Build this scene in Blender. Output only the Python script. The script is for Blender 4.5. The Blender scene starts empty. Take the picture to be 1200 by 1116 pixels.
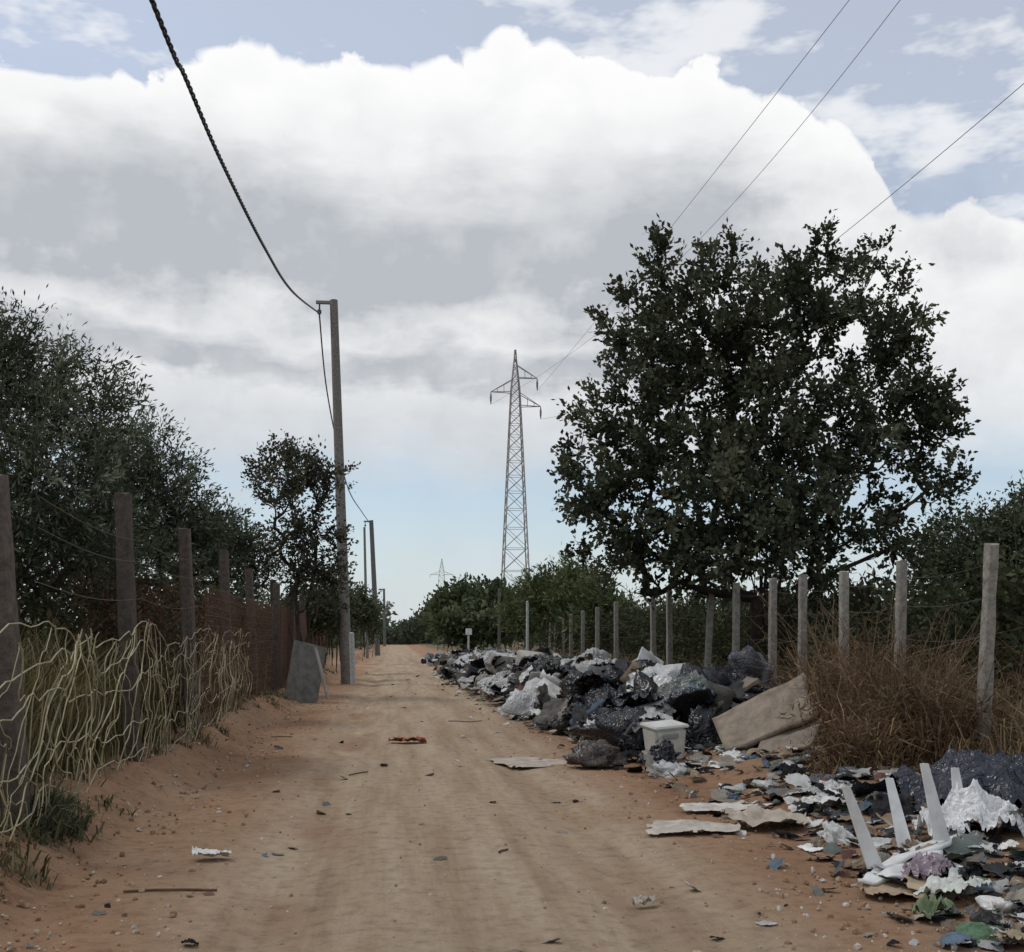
import bpy, math, random
import numpy as np
from mathutils import Vector, Matrix, noise as mn
random.seed(5); RNG=np.random.default_rng(5)
sc=bpy.context.scene
# ------------------------------------------------ camera
FPX=1300.0; CH=1.4
pitch=math.atan(187/FPX); yaw=math.atan(140/math.hypot(FPX,187))
cam_d=bpy.data.cameras.new("camera"); cam=bpy.data.objects.new("camera",cam_d)
sc.collection.objects.link(cam); sc.camera=cam
cam.location=(0,0,CH); cam.rotation_euler=(math.pi/2+pitch,0,-yaw)
cam_d.sensor_width=36; cam_d.lens=36*FPX/1200; cam_d.clip_end=9000; cam_d.clip_start=0.05
_R=cam.rotation_euler.to_matrix()
def ray(px,py): return _R@Vector((px-600,558-py,-FPX))
def W(px,py,Y):
    d=ray(px,py); d=d*(Y/d.y); return Vector((d.x,d.y,d.z+CH))
def G(px,py,z=0.0):
    d=ray(px,py); d=d*((z-CH)/d.z); return Vector((d.x,d.y,z))
sc.view_settings.view_transform='Standard'; sc.view_settings.look='None'; sc.view_settings.exposure=0
# ------------------------------------------------ numeric noise / terrain height
def vnoise(x,y,s=0):
    xi=np.floor(x);yi=np.floor(y);fx=x-xi;fy=y-yi
    fx=fx*fx*(3-2*fx);fy=fy*fy*(3-2*fy)
    def h(a,b):
        v=np.sin(a*127.1+b*311.7+s*74.7)*43758.5453
        return v-np.floor(v)
    return (h(xi,yi)*(1-fx)+h(xi+1,yi)*fx)*(1-fy)+(h(xi,yi+1)*(1-fx)+h(xi+1,yi+1)*fx)*fy
def fbm(x,y,s=0,o=4):
    r=0;a=.5
    for i in range(o):
        r=r+a*(vnoise(x,y,s+i)-.5);x=x*2.03+7;y=y*2.03+3;a*=.5
    return r
def sst(a,b,x):
    t=np.clip((x-a)/(b-a),0,1);return t*t*(3-2*t)
def Hn(x,y):
    x=np.asarray(x,float);y=np.asarray(y,float)
    n=fbm(x*.5,y*.5,1); f=fbm(x*4,y*4,5,4)
    h=.10*n*(sst(-1.2,-2.2,x)+sst(2,3.2,x)+.3)+.018*f
    h=h-.045*np.exp(-((x+.55+.1*fbm(x*0,y*.2,9))/.28)**2)-.04*np.exp(-((x-1.35-.1*fbm(x*0,y*.2,19))/.28)**2)
    e=-1.75+.5*fbm(y*.6,x*0,12)
    h=h+.24*sst(0,-.55,x-e)+.10*f*sst(-1.6,-2.0,x)
    h=h+.22*sst(2.6,4.2,x)
    h=h+ .06*fbm(x*1.6,y*1.6,33)*sst(-1.7,-2.3,x)
    far=1-sst(60,200,np.hypot(x,y))*.7
    return h*far
def H(x,y): return float(Hn(x,y))
# ------------------------------------------------ mesh accumulator
class Acc:
    def __init__(s): s.v=[];s.f=[];s.c=[];s.n=0
    def add(s,v,f,mat=0,col=(.5,.5,.5)):
        v=np.asarray(v,float);f=np.asarray(f,int)
        s.v.append(v); s.f.append((f+s.n,mat)); s.n+=len(v)
        c=np.asarray(col,float)
        if c.ndim==1: c=np.tile(c,(len(v),1))
        s.c.append(c)
    def build(s,name,mats,smooth=False,parent=None):
        me=bpy.data.meshes.new(name)
        V=np.concatenate(s.v).astype(np.float32)
        me.vertices.add(len(V));me.vertices.foreach_set("co",V.ravel())
        L=np.concatenate([f.ravel() for f,m in s.f]).astype(np.int32)
        tot=np.concatenate([np.full(len(f),f.shape[1]) for f,m in s.f])
        mi=np.concatenate([np.full(len(f),m) for f,m in s.f]).astype(np.int32)
        st=np.concatenate([[0],np.cumsum(tot)[:-1]]).astype(np.int32)
        me.loops.add(len(L));me.loops.foreach_set("vertex_index",L)
        me.polygons.add(len(tot));me.polygons.foreach_set("loop_start",st)
        me.polygons.foreach_set("material_index",mi)
        me.polygons.foreach_set("use_smooth",np.full(len(tot),smooth))
        me.update(calc_edges=True)
        C=np.concatenate(s.c);C=np.concatenate([C,np.ones((len(C),1))],1).astype(np.float32)
        a=me.color_attributes.new(name="Col",type='FLOAT_COLOR',domain='POINT');a.data.foreach_set("color",C.ravel())
        for m in mats: me.materials.append(m)
        o=bpy.data.objects.new(name,me);sc.collection.objects.link(o)
        if parent: o.parent=parent
        return o
def empty(name,loc=(0,0,0)):
    o=bpy.data.objects.new(name,None);sc.collection.objects.link(o);return o
def tube(pts,rad,n=6):
    P=np.asarray([tuple(p) for p in pts],float);k=len(P)
    if np.isscalar(rad): rad=np.full(k,rad)
    T=np.gradient(P,axis=0);T/=np.linalg.norm(T,axis=1)[:,None]+1e-9
    ref=np.array([0.13,0.2,1.0]) if abs(T[:,2]).mean()<.8 else np.array([1.0,.1,0])
    A=np.cross(T,ref);A/=np.linalg.norm(A,axis=1)[:,None]+1e-9
    B=np.cross(T,A)
    an=np.arange(n)*2*math.pi/n
    V=P[:,None]+(A[:,None]*np.cos(an)[None,:,None]+B[:,None]*np.sin(an)[None,:,None])*np.asarray(rad)[:,None,None]
    V=V.reshape(-1,3)
    i=np.arange(k-1)[:,None]*n;j=np.arange(n)[None]
    F=np.stack([i+j,i+(j+1)%n,i+n+(j+1)%n,i+n+j],-1).reshape(-1,4)
    return V,F
def box(sx,sy,sz,bev=.0,jit=0,seed=0):
    import bmesh
    bm=bmesh.new();bmesh.ops.create_cube(bm,size=1)
    bmesh.ops.scale(bm,vec=(sx,sy,sz),verts=bm.verts)
    if bev>0: bmesh.ops.bevel(bm,geom=list(bm.edges),offset=bev,segments=2,affect='EDGES')
    bmesh.ops.triangulate(bm,faces=bm.faces)
    if jit>0:
        bmesh.ops.subdivide_edges(bm,edges=[e for e in bm.edges if e.calc_length()>.1],cuts=3,use_grid_fill=True)
        bmesh.ops.triangulate(bm,faces=bm.faces)
        for v in bm.verts:
            v.co+=mn.noise_vector(v.co*4+Vector((seed*3.1,0,0)))*jit
    bm.verts.index_update()
    V=np.array([v.co[:] for v in bm.verts]);F=np.array([[v.index for v in f.verts] for f in bm.faces]);bm.free();return V,F
def xf(V,loc,rot=(0,0,0),sc_=(1,1,1)):
    from mathutils import Euler
    M=np.array(Euler(rot).to_matrix());return (V*np.array(sc_))@M.T+np.array(loc)
# ------------------------------------------------ materials
def newmat(name):
    m=bpy.data.materials.new(name);m.use_nodes=True;nt=m.node_tree
    return m,nt,nt.nodes["Principled BSDF"]
def ramp(nt,inp,stops):
    r=nt.nodes.new("ShaderNodeValToRGB");nt.links.new(inp,r.inputs[0]);e=r.color_ramp.elements
    while len(e)<len(stops): e.new(.5)
    for i,(p,c) in enumerate(stops): e[i].position=p
    for i,(p,c) in enumerate(stops): e[i].position=p;e[i].color=(*c,1) if len(c)==3 else c
    return r.outputs[0]
def nz(nt,vec,scale,detail=6,rough=.6,sc3=None,dist=0):
    if sc3:
        mp=nt.nodes.new("ShaderNodeMapping");mp.inputs["Scale"].default_value=sc3;nt.links.new(vec,mp.inputs[0]);vec=mp.outputs[0]
    n=nt.nodes.new("ShaderNodeTexNoise");n.inputs["Scale"].default_value=scale;n.inputs["Detail"].default_value=detail;n.inputs["Roughness"].default_value=rough
    n.inputs["Distortion"].default_value=dist
    nt.links.new(vec,n.inputs["Vector"]);return n.outputs["Fac"]
def mixc(nt,f,a,b,mode='MIX'):
    n=nt.nodes.new("ShaderNodeMix");n.data_type='RGBA';n.blend_type=mode
    for s,v in ((n.inputs[0],f),(n.inputs[6],a),(n.inputs[7],b)):
        if isinstance(v,(int,float)): s.default_value=v
        elif isinstance(v,tuple): s.default_value=(*v,1)
        else: nt.links.new(v,s)
    return n.outputs[2]
def mth(nt,op,a,b=None,clamp=False,c=None):
    n=nt.nodes.new("ShaderNodeMath");n.operation=op;n.use_clamp=clamp
    for i,v in enumerate((a,b,c)):
        if v is None: continue
        if isinstance(v,(int,float)): n.inputs[i].default_value=v
        else: nt.links.new(v,n.inputs[i])
    return n.outputs[0]
def sstep(nt,v,a,b):
    n=nt.nodes.new("ShaderNodeMapRange");n.interpolation_type='SMOOTHSTEP'
    nt.links.new(v,n.inputs[0]);n.inputs[1].default_value=a;n.inputs[2].default_value=b;return n.outputs[0]
def bump(nt,bs,h,strength=.5,dist=.02):
    b=nt.nodes.new("ShaderNodeBump");b.inputs["Strength"].default_value=strength;b.inputs["Distance"].default_value=dist
    nt.links.new(h,b.inputs["Height"]);nt.links.new(b.outputs[0],bs.inputs["Normal"])
def ground_mat(road):
    m,nt,bs=newmat("dirt_road_mat" if road else "ground_mat")
    g=nt.nodes.new("ShaderNodeNewGeometry");pos=g.outputs["Position"]
    b=nz(nt,pos,9,7,.7)
    n1=nz(nt,pos,1.0,4,.6,(.9,.35,1))
    col=ramp(nt,n1,[(.3,(.25,.14,.08)),(.5,(.33,.20,.12)),(.7,(.37,.25,.16))])
    sx=nt.nodes.new("ShaderNodeSeparateXYZ");nt.links.new(pos,sx.inputs[0])
    X=sx.outputs[0]
    xw=mth(nt,'ADD',X,mth(nt,'MULTIPLY',mth(nt,'SUBTRACT',n1,.5),1.1))
    mask=mth(nt,'MULTIPLY',sstep(nt,xw,-1.4,-.6),sstep(nt,xw,2.3,1.6))
    if road:
        st=nz(nt,pos,1.0,6,.65,(3.2,.22,1))
        rc=ramp(nt,st,[(.33,(.30,.215,.14)),(.47,(.39,.295,.20)),(.62,(.46,.36,.255))])
        rc=mixc(nt,sstep(nt,n1,.53,.7),rc,(.35,.24,.15))
        def track(c):
            t1=mth(nt,'POWER',2.718,mth(nt,'MULTIPLY',mth(nt,'POWER',mth(nt,'ABSOLUTE',mth(nt,'DIVIDE',mth(nt,'SUBTRACT',xw,c),.2)),2),-1))
            return t1
        tn=sstep(nt,nz(nt,pos,1,3,.6,(1,.45,1)),.44,.6)
        rc=mixc(nt,mth(nt,'MULTIPLY',mth(nt,'MULTIPLY',track(-.55),tn),.7),rc,(.27,.155,.09))
        rc=mixc(nt,mth(nt,'MULTIPLY',track(1.3),.35),rc,(.31,.21,.135))
        col=mixc(nt,mth(nt,'MULTIPLY',mask,.93),col,rc)
    else:
        off=mth(nt,'ABSOLUTE',mth(nt,'SUBTRACT',X,.4))
        gm=mth(nt,'MULTIPLY',sstep(nt,off,2.6,4.2),.85)
        gr=ramp(nt,b,[(.3,(.06,.05,.03)),(.55,(.17,.13,.08)),(.75,(.12,.12,.06))])
        col=mixc(nt,gm,col,gr)
    col=mixc(nt,1.0,col,ramp(nt,b,[(.28,(.66,.63,.60)),(.5,(1,1,1)),(.74,(1.14,1.13,1.12))]),'MULTIPLY')
    nt.links.new(col,bs.inputs["Base Color"]);bs.inputs["Roughness"].default_value=.95
    bs.inputs["Specular IOR Level"].default_value=.15
    bump(nt,bs,nz(nt,pos,22,7,.75),1,.03)
    return m
def attr_mat(name,rough=.6,nscale=8,var=.35,trans=0,bumpd=0,spec=.5,det=5,bs_scale=3,dist=0,bdet=4,bstr=.9):
    m,nt,bs=newmat(name)
    a=nt.nodes.new("ShaderNodeAttribute");a.attribute_name="Col";c=a.outputs["Color"]
    g=nt.nodes.new("ShaderNodeNewGeometry")
    if var>0:
        n=nz(nt,g.outputs["Position"],nscale,det,.65)
        v=ramp(nt,n,[(.3,(1-var,)*3),(.6,(1,1,1)),(.8,(1+var*.4,)*3)])
        c=mixc(nt,1.0,c,v,'MULTIPLY')
    if trans==0:
        nt.links.new(c,bs.inputs["Base Color"]);bs.inputs["Roughness"].default_value=rough;bs.inputs["Specular IOR Level"].default_value=spec
        if bumpd: bump(nt,bs,nz(nt,g.outputs["Position"],nscale*bs_scale,bdet,.6,dist=dist),bstr,bumpd)
    else:
        nt.nodes.remove(bs)
        df=nt.nodes.new("ShaderNodeBsdfDiffuse");nt.links.new(c,df.inputs[0])
        t=nt.nodes.new("ShaderNodeBsdfTranslucent");nt.links.new(c,t.inputs[0])
        mx=nt.nodes.new("ShaderNodeMixShader");mx.inputs[0].default_value=trans
        nt.links.new(df.outputs[0],mx.inputs[1]);nt.links.new(t.outputs[0],mx.inputs[2])
        nt.links.new(mx.outputs[0],nt.nodes["Material Output"].inputs[0])
    return m
M_leaf=attr_mat("leaf_mat",.5,1,0,.25)
M_grass=attr_mat("dry_grass_mat",.8,1,0,.15)
M_bark=attr_mat("bark_mat",.9,14,.4,0,spec=.1,det=3)
M_conc=attr_mat("weathered_post_mat",.9,16,.5,0,.012,spec=.15)
M_rust=attr_mat("rusty_wire_mat",.85,20,0,spec=.2)
M_rope=attr_mat("net_cord_mat",.8,10,.3,spec=.15,det=2)
M_bagk=attr_mat("plastic_film_mat",.27,3,.12,0,.06,spec=.45,dist=2.2,bs_scale=3.2,bdet=1,bstr=.6,det=2)
M_paper=attr_mat("paper_card_mat",.8,7,.42,.0,.01,spec=.2)
M_plast=attr_mat("white_plastic_mat",.4,7,.25,spec=.4)
M_steel=attr_mat("galvanised_steel_mat",.6,4,0,spec=.3)
M_cable=attr_mat("cable_mat",.6,30,0,spec=.3)
# ------------------------------------------------ ground + road
def axis(segs):
    out=[]
    for a,b,s in segs: out+=list(np.arange(a,b-1e-6,s))
    return np.array(out+[segs[-1][1]])
gx=axis([(-4000,-600,400),(-600,-100,50),(-100,-20,8),(-20,-6,.7),(-6,6,.06),(6,20,.7),(20,100,8),(100,600,50),(600,4000,400)])
gy=axis([(-4000,-500,500),(-500,-50,50),(-50,2,4),(2,14,.06),(14,30,.15),(30,70,.5),(70,200,5),(200,800,40),(800,6000,400)])
def sheet(name,gx,gy,Z,mat):
    X,Y=np.meshgrid(gx,gy) if gx.ndim==1 else (gx,gy)
    A=Acc();V=np.stack([X,Y,Z(X,Y)],-1).reshape(-1,3);ny,nx=X.shape
    i=np.arange(ny-1)[:,None]*nx+np.arange(nx-1)[None]
    F=np.stack([i,i+1,i+nx+1,i+nx],-1).reshape(-1,4)
    A.add(V,F);return A.build(name,[mat],True)
sheet("ground",gx,gy,Hn,ground_mat(False))
ry=axis([(-40,2,2),(2,14,.06),(14,30,.15),(30,70,.5),(70,200,5)])
u=np.linspace(0,1,78)
le=-1.62+.45*fbm(ry*.8,ry*0,21)+.12*fbm(ry*5,ry*0,22);re=2.55+.5*fbm(ry*.8,ry*0,25)+.12*fbm(ry*5,ry*0,26)
RX=le[:,None]*(1-u)+re[:,None]*u;RY=np.repeat(ry[:,None],78,1)
def Hr(x,y):
    e=np.minimum(u,1-u)[None]
    return Hn(x,y)+.012*sst(0,.04,e)-.004
sheet("dirt_road",RX,RY,Hr,ground_mat(True))
A=Acc()
t=(1+5**.5)/2
ico=np.array([(-1,t,0),(1,t,0),(-1,-t,0),(1,-t,0),(0,-1,t),(0,1,t),(0,-1,-t),(0,1,-t),(t,0,-1),(t,0,1),(-t,0,-1),(-t,0,1)])/1.9
icf=np.array([(0,11,5),(0,5,1),(0,1,7),(0,7,10),(0,10,11),(1,5,9),(5,11,4),(11,10,2),(10,7,6),(7,1,8),(3,9,4),(3,4,2),(3,2,6),(3,6,8),(3,8,9),(4,9,5),(2,4,11),(6,2,10),(8,6,7),(9,8,1)])
for k in range(5600):
    y=4.5+22*RNG.random()**1.6; x=RNG.choice([RNG.normal(-1.8,.5),RNG.normal(2.3,.6),RNG.uniform(-2,3)])
    s=.004+.016*RNG.random()**3
    if abs(x-.4)<1.4: s*=.7
    c=np.array(random.choice([(.4,.3,.2),(.5,.45,.38),(.33,.2,.12),(.28,.17,.1)]))
    V=ico*s*RNG.uniform(.6,1.3,3)+RNG.normal(0,.12,(12,3))*s
    A.add(V+np.array([x,y,H(x,y)+s*.35+.005]),icf,0,c)
A.build("gravel",[M_paper])
# ------------------------------------------------ foliage
def leaves(A,C,D,size,asp,col):
    n=len(C);R=RNG.normal(size=(n,3));D=D+R*.7;D/=np.linalg.norm(D,axis=1)[:,None]
    S=np.cross(D,RNG.normal(size=(n,3)));S/=np.linalg.norm(S,axis=1)[:,None]
    L=(size*RNG.uniform(.6,1.3,n))[:,None];Wd=L*asp
    V=np.stack([C,C+D*L*.5+S*Wd,C+D*L,C+D*L*.5-S*Wd],1).reshape(-1,3)
    F=np.arange(4*n).reshape(-1,4);A.add(V,F,0,np.repeat(col,4,0))
def crown(lobes,n,seed,shell=.5):
    r=np.random.default_rng(seed);w=np.array([l[3]*l[4]*l[5] for l in lobes])**.8;w/=w.sum()
    out=[]
    for k in r.choice(len(lobes),n,p=w):
        l=lobes[k];d=r.normal(size=3);d/=np.linalg.norm(d);q=r.random()**(shell)
        out.append(np.array(l[:3])+d*q*np.array(l[3:]))
    return np.array(out)
def tree(name,base,lobes,nclump,nleaf,lsize,asp,clR,cols,trunk_r,seed,bark=(.06,.05,.04),stems=1,up=.3,shell=.5,twigs=5,trunk_h=1.0):
    r=np.random.default_rng(seed);P=crown(lobes,nclump,seed,shell)
    base=np.array([base[0],base[1],H(base[0],base[1])-.05])
    cen=P.mean(0)
    N=[base];par=[-1]
    for s_ in range(stems):
        last=0;top=cen*.85+base*.15+r.normal(0,.5*(stems>1),3)
        for k in range(1,6):
            q=base*(1-k/6)+top*k/6+r.normal(0,.05,3);q[2]=base[2]+(top[2]-base[2])*k/6
            N.append(q);par.append(last);last=len(N)-1
    d0=np.linalg.norm(P-base,axis=1);order=np.argsort(d0)
    for i in order:
        p=P[i];A_=np.array(N);d=np.linalg.norm(A_-p,axis=1);dz=(A_[:,2]>p[2]-.1)*1.0
        ok=np.linalg.norm(A_-base,axis=1)+0.02
        c=d+dz*.8+ok*.15;c[0]+=3
        j=int(np.argmin(c));q=N[j]
        mid=(p+q)/2+r.normal(0,.05,3)*d[j];mid[2]-=.06*d[j]
        N.append(mid);par.append(j);N.append(p);par.append(len(N)-2)
    n=len(N);cnt=np.zeros(n);
    for i in range(n-1,0,-1):
        cnt[i]=max(cnt[i],1);cnt[par[i]]+=cnt[i]
    rad=np.maximum(.006,trunk_r*np.sqrt(cnt/cnt[0]))
    T=Acc()
    for i in range(1,n):
        a,b=N[par[i]],N[i]
        if np.linalg.norm(b-a)<1e-3: continue
        V,F=tube([a,a*.5+b*.5+r.normal(0,.01,3),b],[min(rad[par[i]],rad[i]*1.35),rad[i]*1.1,rad[i]],6 if rad[i]>.02 else 4)
        T.add(V,F,0,np.array(bark)*r.uniform(.7,1.2))
    L=Acc();m=nclump*nleaf
    ci=np.repeat(np.arange(nclump),nleaf)
    out=P-cen;out/=np.linalg.norm(out,axis=1)[:,None]+1e-6
    TD=out[:,None,:]*.6+r.normal(size=(nclump,twigs,3))*.7+np.array([0,0,up]);TD/=np.linalg.norm(TD,axis=2)[:,:,None]
    tw=r.integers(0,twigs,m);D=TD[ci,tw];tt=r.random(m)
    C=P[ci]+D*(tt*clR*r.uniform(.7,1.3,m))[:,None]+r.normal(0,clR*.10,(m,3))
    cc=np.array(cols)[r.integers(0,len(cols),nclump)]*r.uniform(.65,1.25,nclump)[:,None]
    col=cc[ci]*r.uniform(.6,1.4,m)[:,None]
    global RNG;RNG=np.random.default_rng(seed+7)
    leaves(L,C,D,lsize,asp,col)
    e=empty(name)
    T.build("trunk_and_limbs",[M_bark],True,e);L.build("crown_foliage",[M_leaf],False,e)
    return e
def LB(px,py,Y,rx,rz,ry=None):
    w=W(px,py,Y);k=Y/FPX;return (w.x,w.y,w.z,rx*k,(ry or rx)*k,rz*k)
GRN=[(.07,.08,.052),(.09,.10,.062),(.055,.065,.042),(.11,.115,.075)]
OLV=[(.115,.135,.088),(.085,.10,.065),(.155,.17,.12),(.065,.078,.05)]
Y=19
lob=[LB(790,380,Y,85,105),LB(870,420,Y,130,130),LB(965,370,Y,75,100),LB(1050,420,Y,75,110),LB(1085,520,Y,55,95),
     LB(740,500,Y,85,110),LB(700,590,Y,65,75),LB(870,540,Y,150,110),LB(1000,520,Y,110,100),LB(780,645,Y,110,55),
     LB(770,300,Y,25,40),LB(965,290,Y,35,35),LB(1020,320,Y,30,35),LB(860,310,Y,40,30),LB(1100,400,Y,25,35),LB(1070,620,Y,60,60),LB(920,640,Y,110,50),LB(870,600,17.8,120,70),LB(730,390,Y,35,40)]
b=W(895,740,Y)
tree("broadleaf_tree",(b.x,b.y),lob,840,76,.115,.30,.38,GRN,.12,11,stems=6,up=.5,shell=.5)
Y=13
lob=[LB(20,520,Y,110,140),LB(-110,480,Y,150,160),LB(110,540,Y,60,110),LB(0,420,Y,50,45),LB(60,450,Y,60,45),LB(130,480,Y,35,40),LB(60,630,Y,120,70),LB(20,560,11.8,110,100)]
b=W(20,740,Y);tree("olive_tree",(b.x,b.y),lob,600,92,.085,.13,.40,OLV,.10,21,stems=4,up=.6)
Y=19
lob=[LB(190,590,Y,50,60),LB(150,560,Y,60,70),LB(225,630,Y,45,55),LB(120,640,Y,80,60)]
b=W(180,740,Y);tree("olive_tree",(b.x,b.y),lob,280,90,.10,.14,.42,OLV,.10,22,stems=2,up=.6)
Y=27
lob=[LB(255,640,Y,45,35),LB(290,665,Y,35,35),LB(220,640,Y,50,40)]
b=W(250,740,Y);tree("olive_tree",(b.x,b.y),lob,180,80,.12,.16,.45,OLV,.1,23,stems=2,up=.5)
Y=26
lob=[LB(345,585,Y,42,48),LB(320,560,Y,30,25),LB(375,560,Y,28,25),LB(350,640,Y,42,45),LB(370,680,Y,40,35),LB(335,535,Y,30,15)]
b=W(355,760,Y);tree("roadside_tree",(b.x,b.y),lob,125,75,.10,.28,.42,[(.08,.08,.055),(.10,.095,.065),(.065,.065,.05)],.07,31,stems=4,up=.5)
def mass(name,pts,nleaf,clR,lsize,asp,cols,seed,up=.4):
    r=np.random.default_rng(seed);P=np.asarray(pts);n=len(P);m=n*nleaf;ci=np.repeat(np.arange(n),nleaf)
    TD=r.normal(size=(n,6,3))+np.array([0,0,up]);TD/=np.linalg.norm(TD,axis=2)[:,:,None]
    D=TD[ci,r.integers(0,6,m)];C=P[ci]+D*(r.random(m)*clR)[:,None]+r.normal(0,clR*.15,(m,3))
    C[:,2]=np.maximum(C[:,2],.02)
    cc=np.array(cols)[r.integers(0,len(cols),n)]*r.uniform(.6,1.25,n)[:,None]
    global RNG;RNG=r
    L=Acc();leaves(L,C,D,lsize,asp,cc[ci]*r.uniform(.6,1.4,m)[:,None]);T=Acc()
    for i in range(0,n,3):
        q=P[i];V,F=tube([(q[0]+r.normal(0,.15),q[1]+r.normal(0,.15),max(0,q[2]-1.3)),tuple(q)],[.015,.006],4);T.add(V,F,0,(.08,.06,.04))
    e=empty(name);L.build("foliage",[M_leaf],False,e);T.build("stems",[M_bark],False,e);return e
r=np.random.default_rng(3)
def strip(n,x0,x1,y0,y1,hf,z0=.2,yp=1.0):
    y=y0+(y1-y0)*r.random(n)**yp;x=r.uniform(x0,x1,n);h=hf(x,y);z=z0+(h-z0)*r.random(n)**.8
    return np.stack([x,y,z],-1)
HG=[(.055,.065,.035),(.07,.075,.042),(.07,.055,.038)]
mass("hedge",strip(560,-4.6,-3.3,7,45,lambda x,y:2.1+1.5*fbm(x*.5,y*.5,3),yp=1.3),70,.42,.10,.27,HG,41)
mass("hedge",strip(620,6.3,9.5,12,45,lambda x,y:2.0+1.6*fbm(x*.5,y*.5,8),yp=1.2),75,.45,.115,.28,[(.05,.062,.034),(.07,.08,.042),(.055,.052,.034)],42)
mass("brown_shrub_hedge",strip(560,-3.15,-2.65,12,46,lambda x,y:1.8+1.0*fbm(x*.5,y*.7,13),z0=.1,yp=1.4),60,.33,.075,.16,[(.11,.068,.047),(.085,.055,.04),(.14,.09,.06),(.08,.07,.045)],43,.8)
def blob(lobes,n,seed): return crown(lobes,n,seed,.45)
mass("bush",blob([LB(1190,650,15,90,65),LB(1130,665,15.5,60,55),LB(1230,610,15.5,70,45),LB(1180,720,14.5,90,60)],290,51),95,.4,.08,.22,[(.075,.09,.055),(.055,.065,.04),(.105,.12,.075)],51)
mass("bush",blob([LB(545,715,65,40,26),LB(580,712,60,25,24),LB(515,725,75,18,22),LB(560,735,60,55,18)],240,52),60,.9,.3,.3,[(.09,.115,.06),(.07,.088,.045),(.115,.135,.075)],52)
mass("bush",blob([LB(640,705,42,30,32),LB(675,700,38,28,38),LB(615,722,48,24,26),LB(700,720,34,30,34)],280,53),60,.7,.22,.14,[(.115,.145,.07),(.085,.11,.05),(.15,.165,.08)],53,1.0)
mass("bush",blob([LB(395,715,36,22,25),LB(420,715,42,20,22),LB(435,728,55,12,18),LB(375,710,33,25,30)],170,54),65,.5,.14,.28,[(.08,.10,.055),(.10,.11,.07)],54)
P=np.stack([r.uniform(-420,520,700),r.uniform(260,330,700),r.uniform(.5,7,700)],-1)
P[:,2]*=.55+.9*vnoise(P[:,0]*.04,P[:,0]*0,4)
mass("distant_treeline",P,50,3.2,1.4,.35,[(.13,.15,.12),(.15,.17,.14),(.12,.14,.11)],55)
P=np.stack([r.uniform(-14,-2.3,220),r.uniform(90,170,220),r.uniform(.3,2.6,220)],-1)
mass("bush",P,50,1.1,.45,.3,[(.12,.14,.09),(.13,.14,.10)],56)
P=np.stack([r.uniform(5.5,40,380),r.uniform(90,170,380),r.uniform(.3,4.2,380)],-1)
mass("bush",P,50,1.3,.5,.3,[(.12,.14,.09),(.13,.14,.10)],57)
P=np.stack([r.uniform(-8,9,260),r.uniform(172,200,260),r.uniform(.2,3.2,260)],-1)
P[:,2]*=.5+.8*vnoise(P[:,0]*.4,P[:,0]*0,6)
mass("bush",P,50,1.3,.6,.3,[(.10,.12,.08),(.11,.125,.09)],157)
P=np.stack([r.uniform(-40,-6,450),r.uniform(30,120,450),r.uniform(.5,5,450)],-1)
mass("olive_grove",P,55,1.1,.33,.2,OLV,58)
P=np.stack([r.uniform(10,40,450),r.uniform(22,100,450),r.uniform(.3,3.0,450)],-1)
mass("scrub",P,55,1.1,.33,.2,GRN,59)
# ------------------------------------------------ grasses
def grass(name,xy,h,cols,seed,lean=.5,w=.006,mat=None):
    r=np.random.default_rng(seed);n=len(xy);x,y=xy[:,0],xy[:,1];z=Hn(x,y)-.01
    hh=h*r.uniform(.25,1.25,n);a=r.uniform(0,2*np.pi,n);l=hh*lean*r.uniform(.1,1.4,n)
    d=np.stack([np.cos(a),np.sin(a),a*0],-1);s=np.stack([-np.sin(a+r.normal(0,.8,n)),np.cos(a),a*0],-1)*(w*r.uniform(.6,1.6,n))[:,None]
    b=np.stack([x,y,z],-1);up=np.array([0,0,1.0])
    m=b+d*(l*.35)[:,None]+up*(hh*.6)[:,None];t=b+d*l[:,None]+up*(hh*(1-.4*lean*r.uniform(.2,1.5,n)))[:,None]+r.normal(0,.03,(n,3))
    V=np.stack([b-s,b+s,m+s*.8,m-s*.8,t],1).reshape(-1,3)
    i=np.arange(n)[:,None]*5
    A=Acc();c=np.array(cols)[r.integers(0,len(cols),n)]*r.uniform(.5,1.3,n)[:,None]
    A.add(V,np.concatenate([i+0,i+1,i+2,i+3],1),0,np.repeat(c,5,0))
    A.f.append((np.concatenate([i+3,i+2,i+4],1),0))
    return A.build(name,[mat or M_grass])
DRY=[(.28,.20,.115),(.21,.145,.08),(.33,.26,.165),(.15,.11,.065),(.18,.125,.075)]
def tufts(n,k,x0,x1,y0,y1,s,yp=1.3):
    cx=r.uniform(x0,x1,n);cy=y0+(y1-y0)*r.random(n)**yp
    return np.stack([np.repeat(cx,k)+r.normal(0,s,n*k),np.repeat(cy,k)+r.normal(0,s,n*k)],-1)
def hvar(n,k,lo,hi): return np.repeat(r.uniform(lo,hi,n),k)
grass("dry_grass",tufts(320,45,4.8,6.4,8.0,45,.14),hvar(320,45,.25,.95),DRY,61,.8)
cl=[(1015,11.3,.38,1.1),(1055,10.9,.38,1.0),(1090,10.2,.3,.75),(995,12.2,.3,1.15),(970,13.6,.3,1.05),(1040,10.2,.25,.7),(1100,11.5,.4,1.0),(1140,10.6,.4,.7),(1005,9.7,.22,.5)]
XY=[];HH=[];BP=[]
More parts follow.
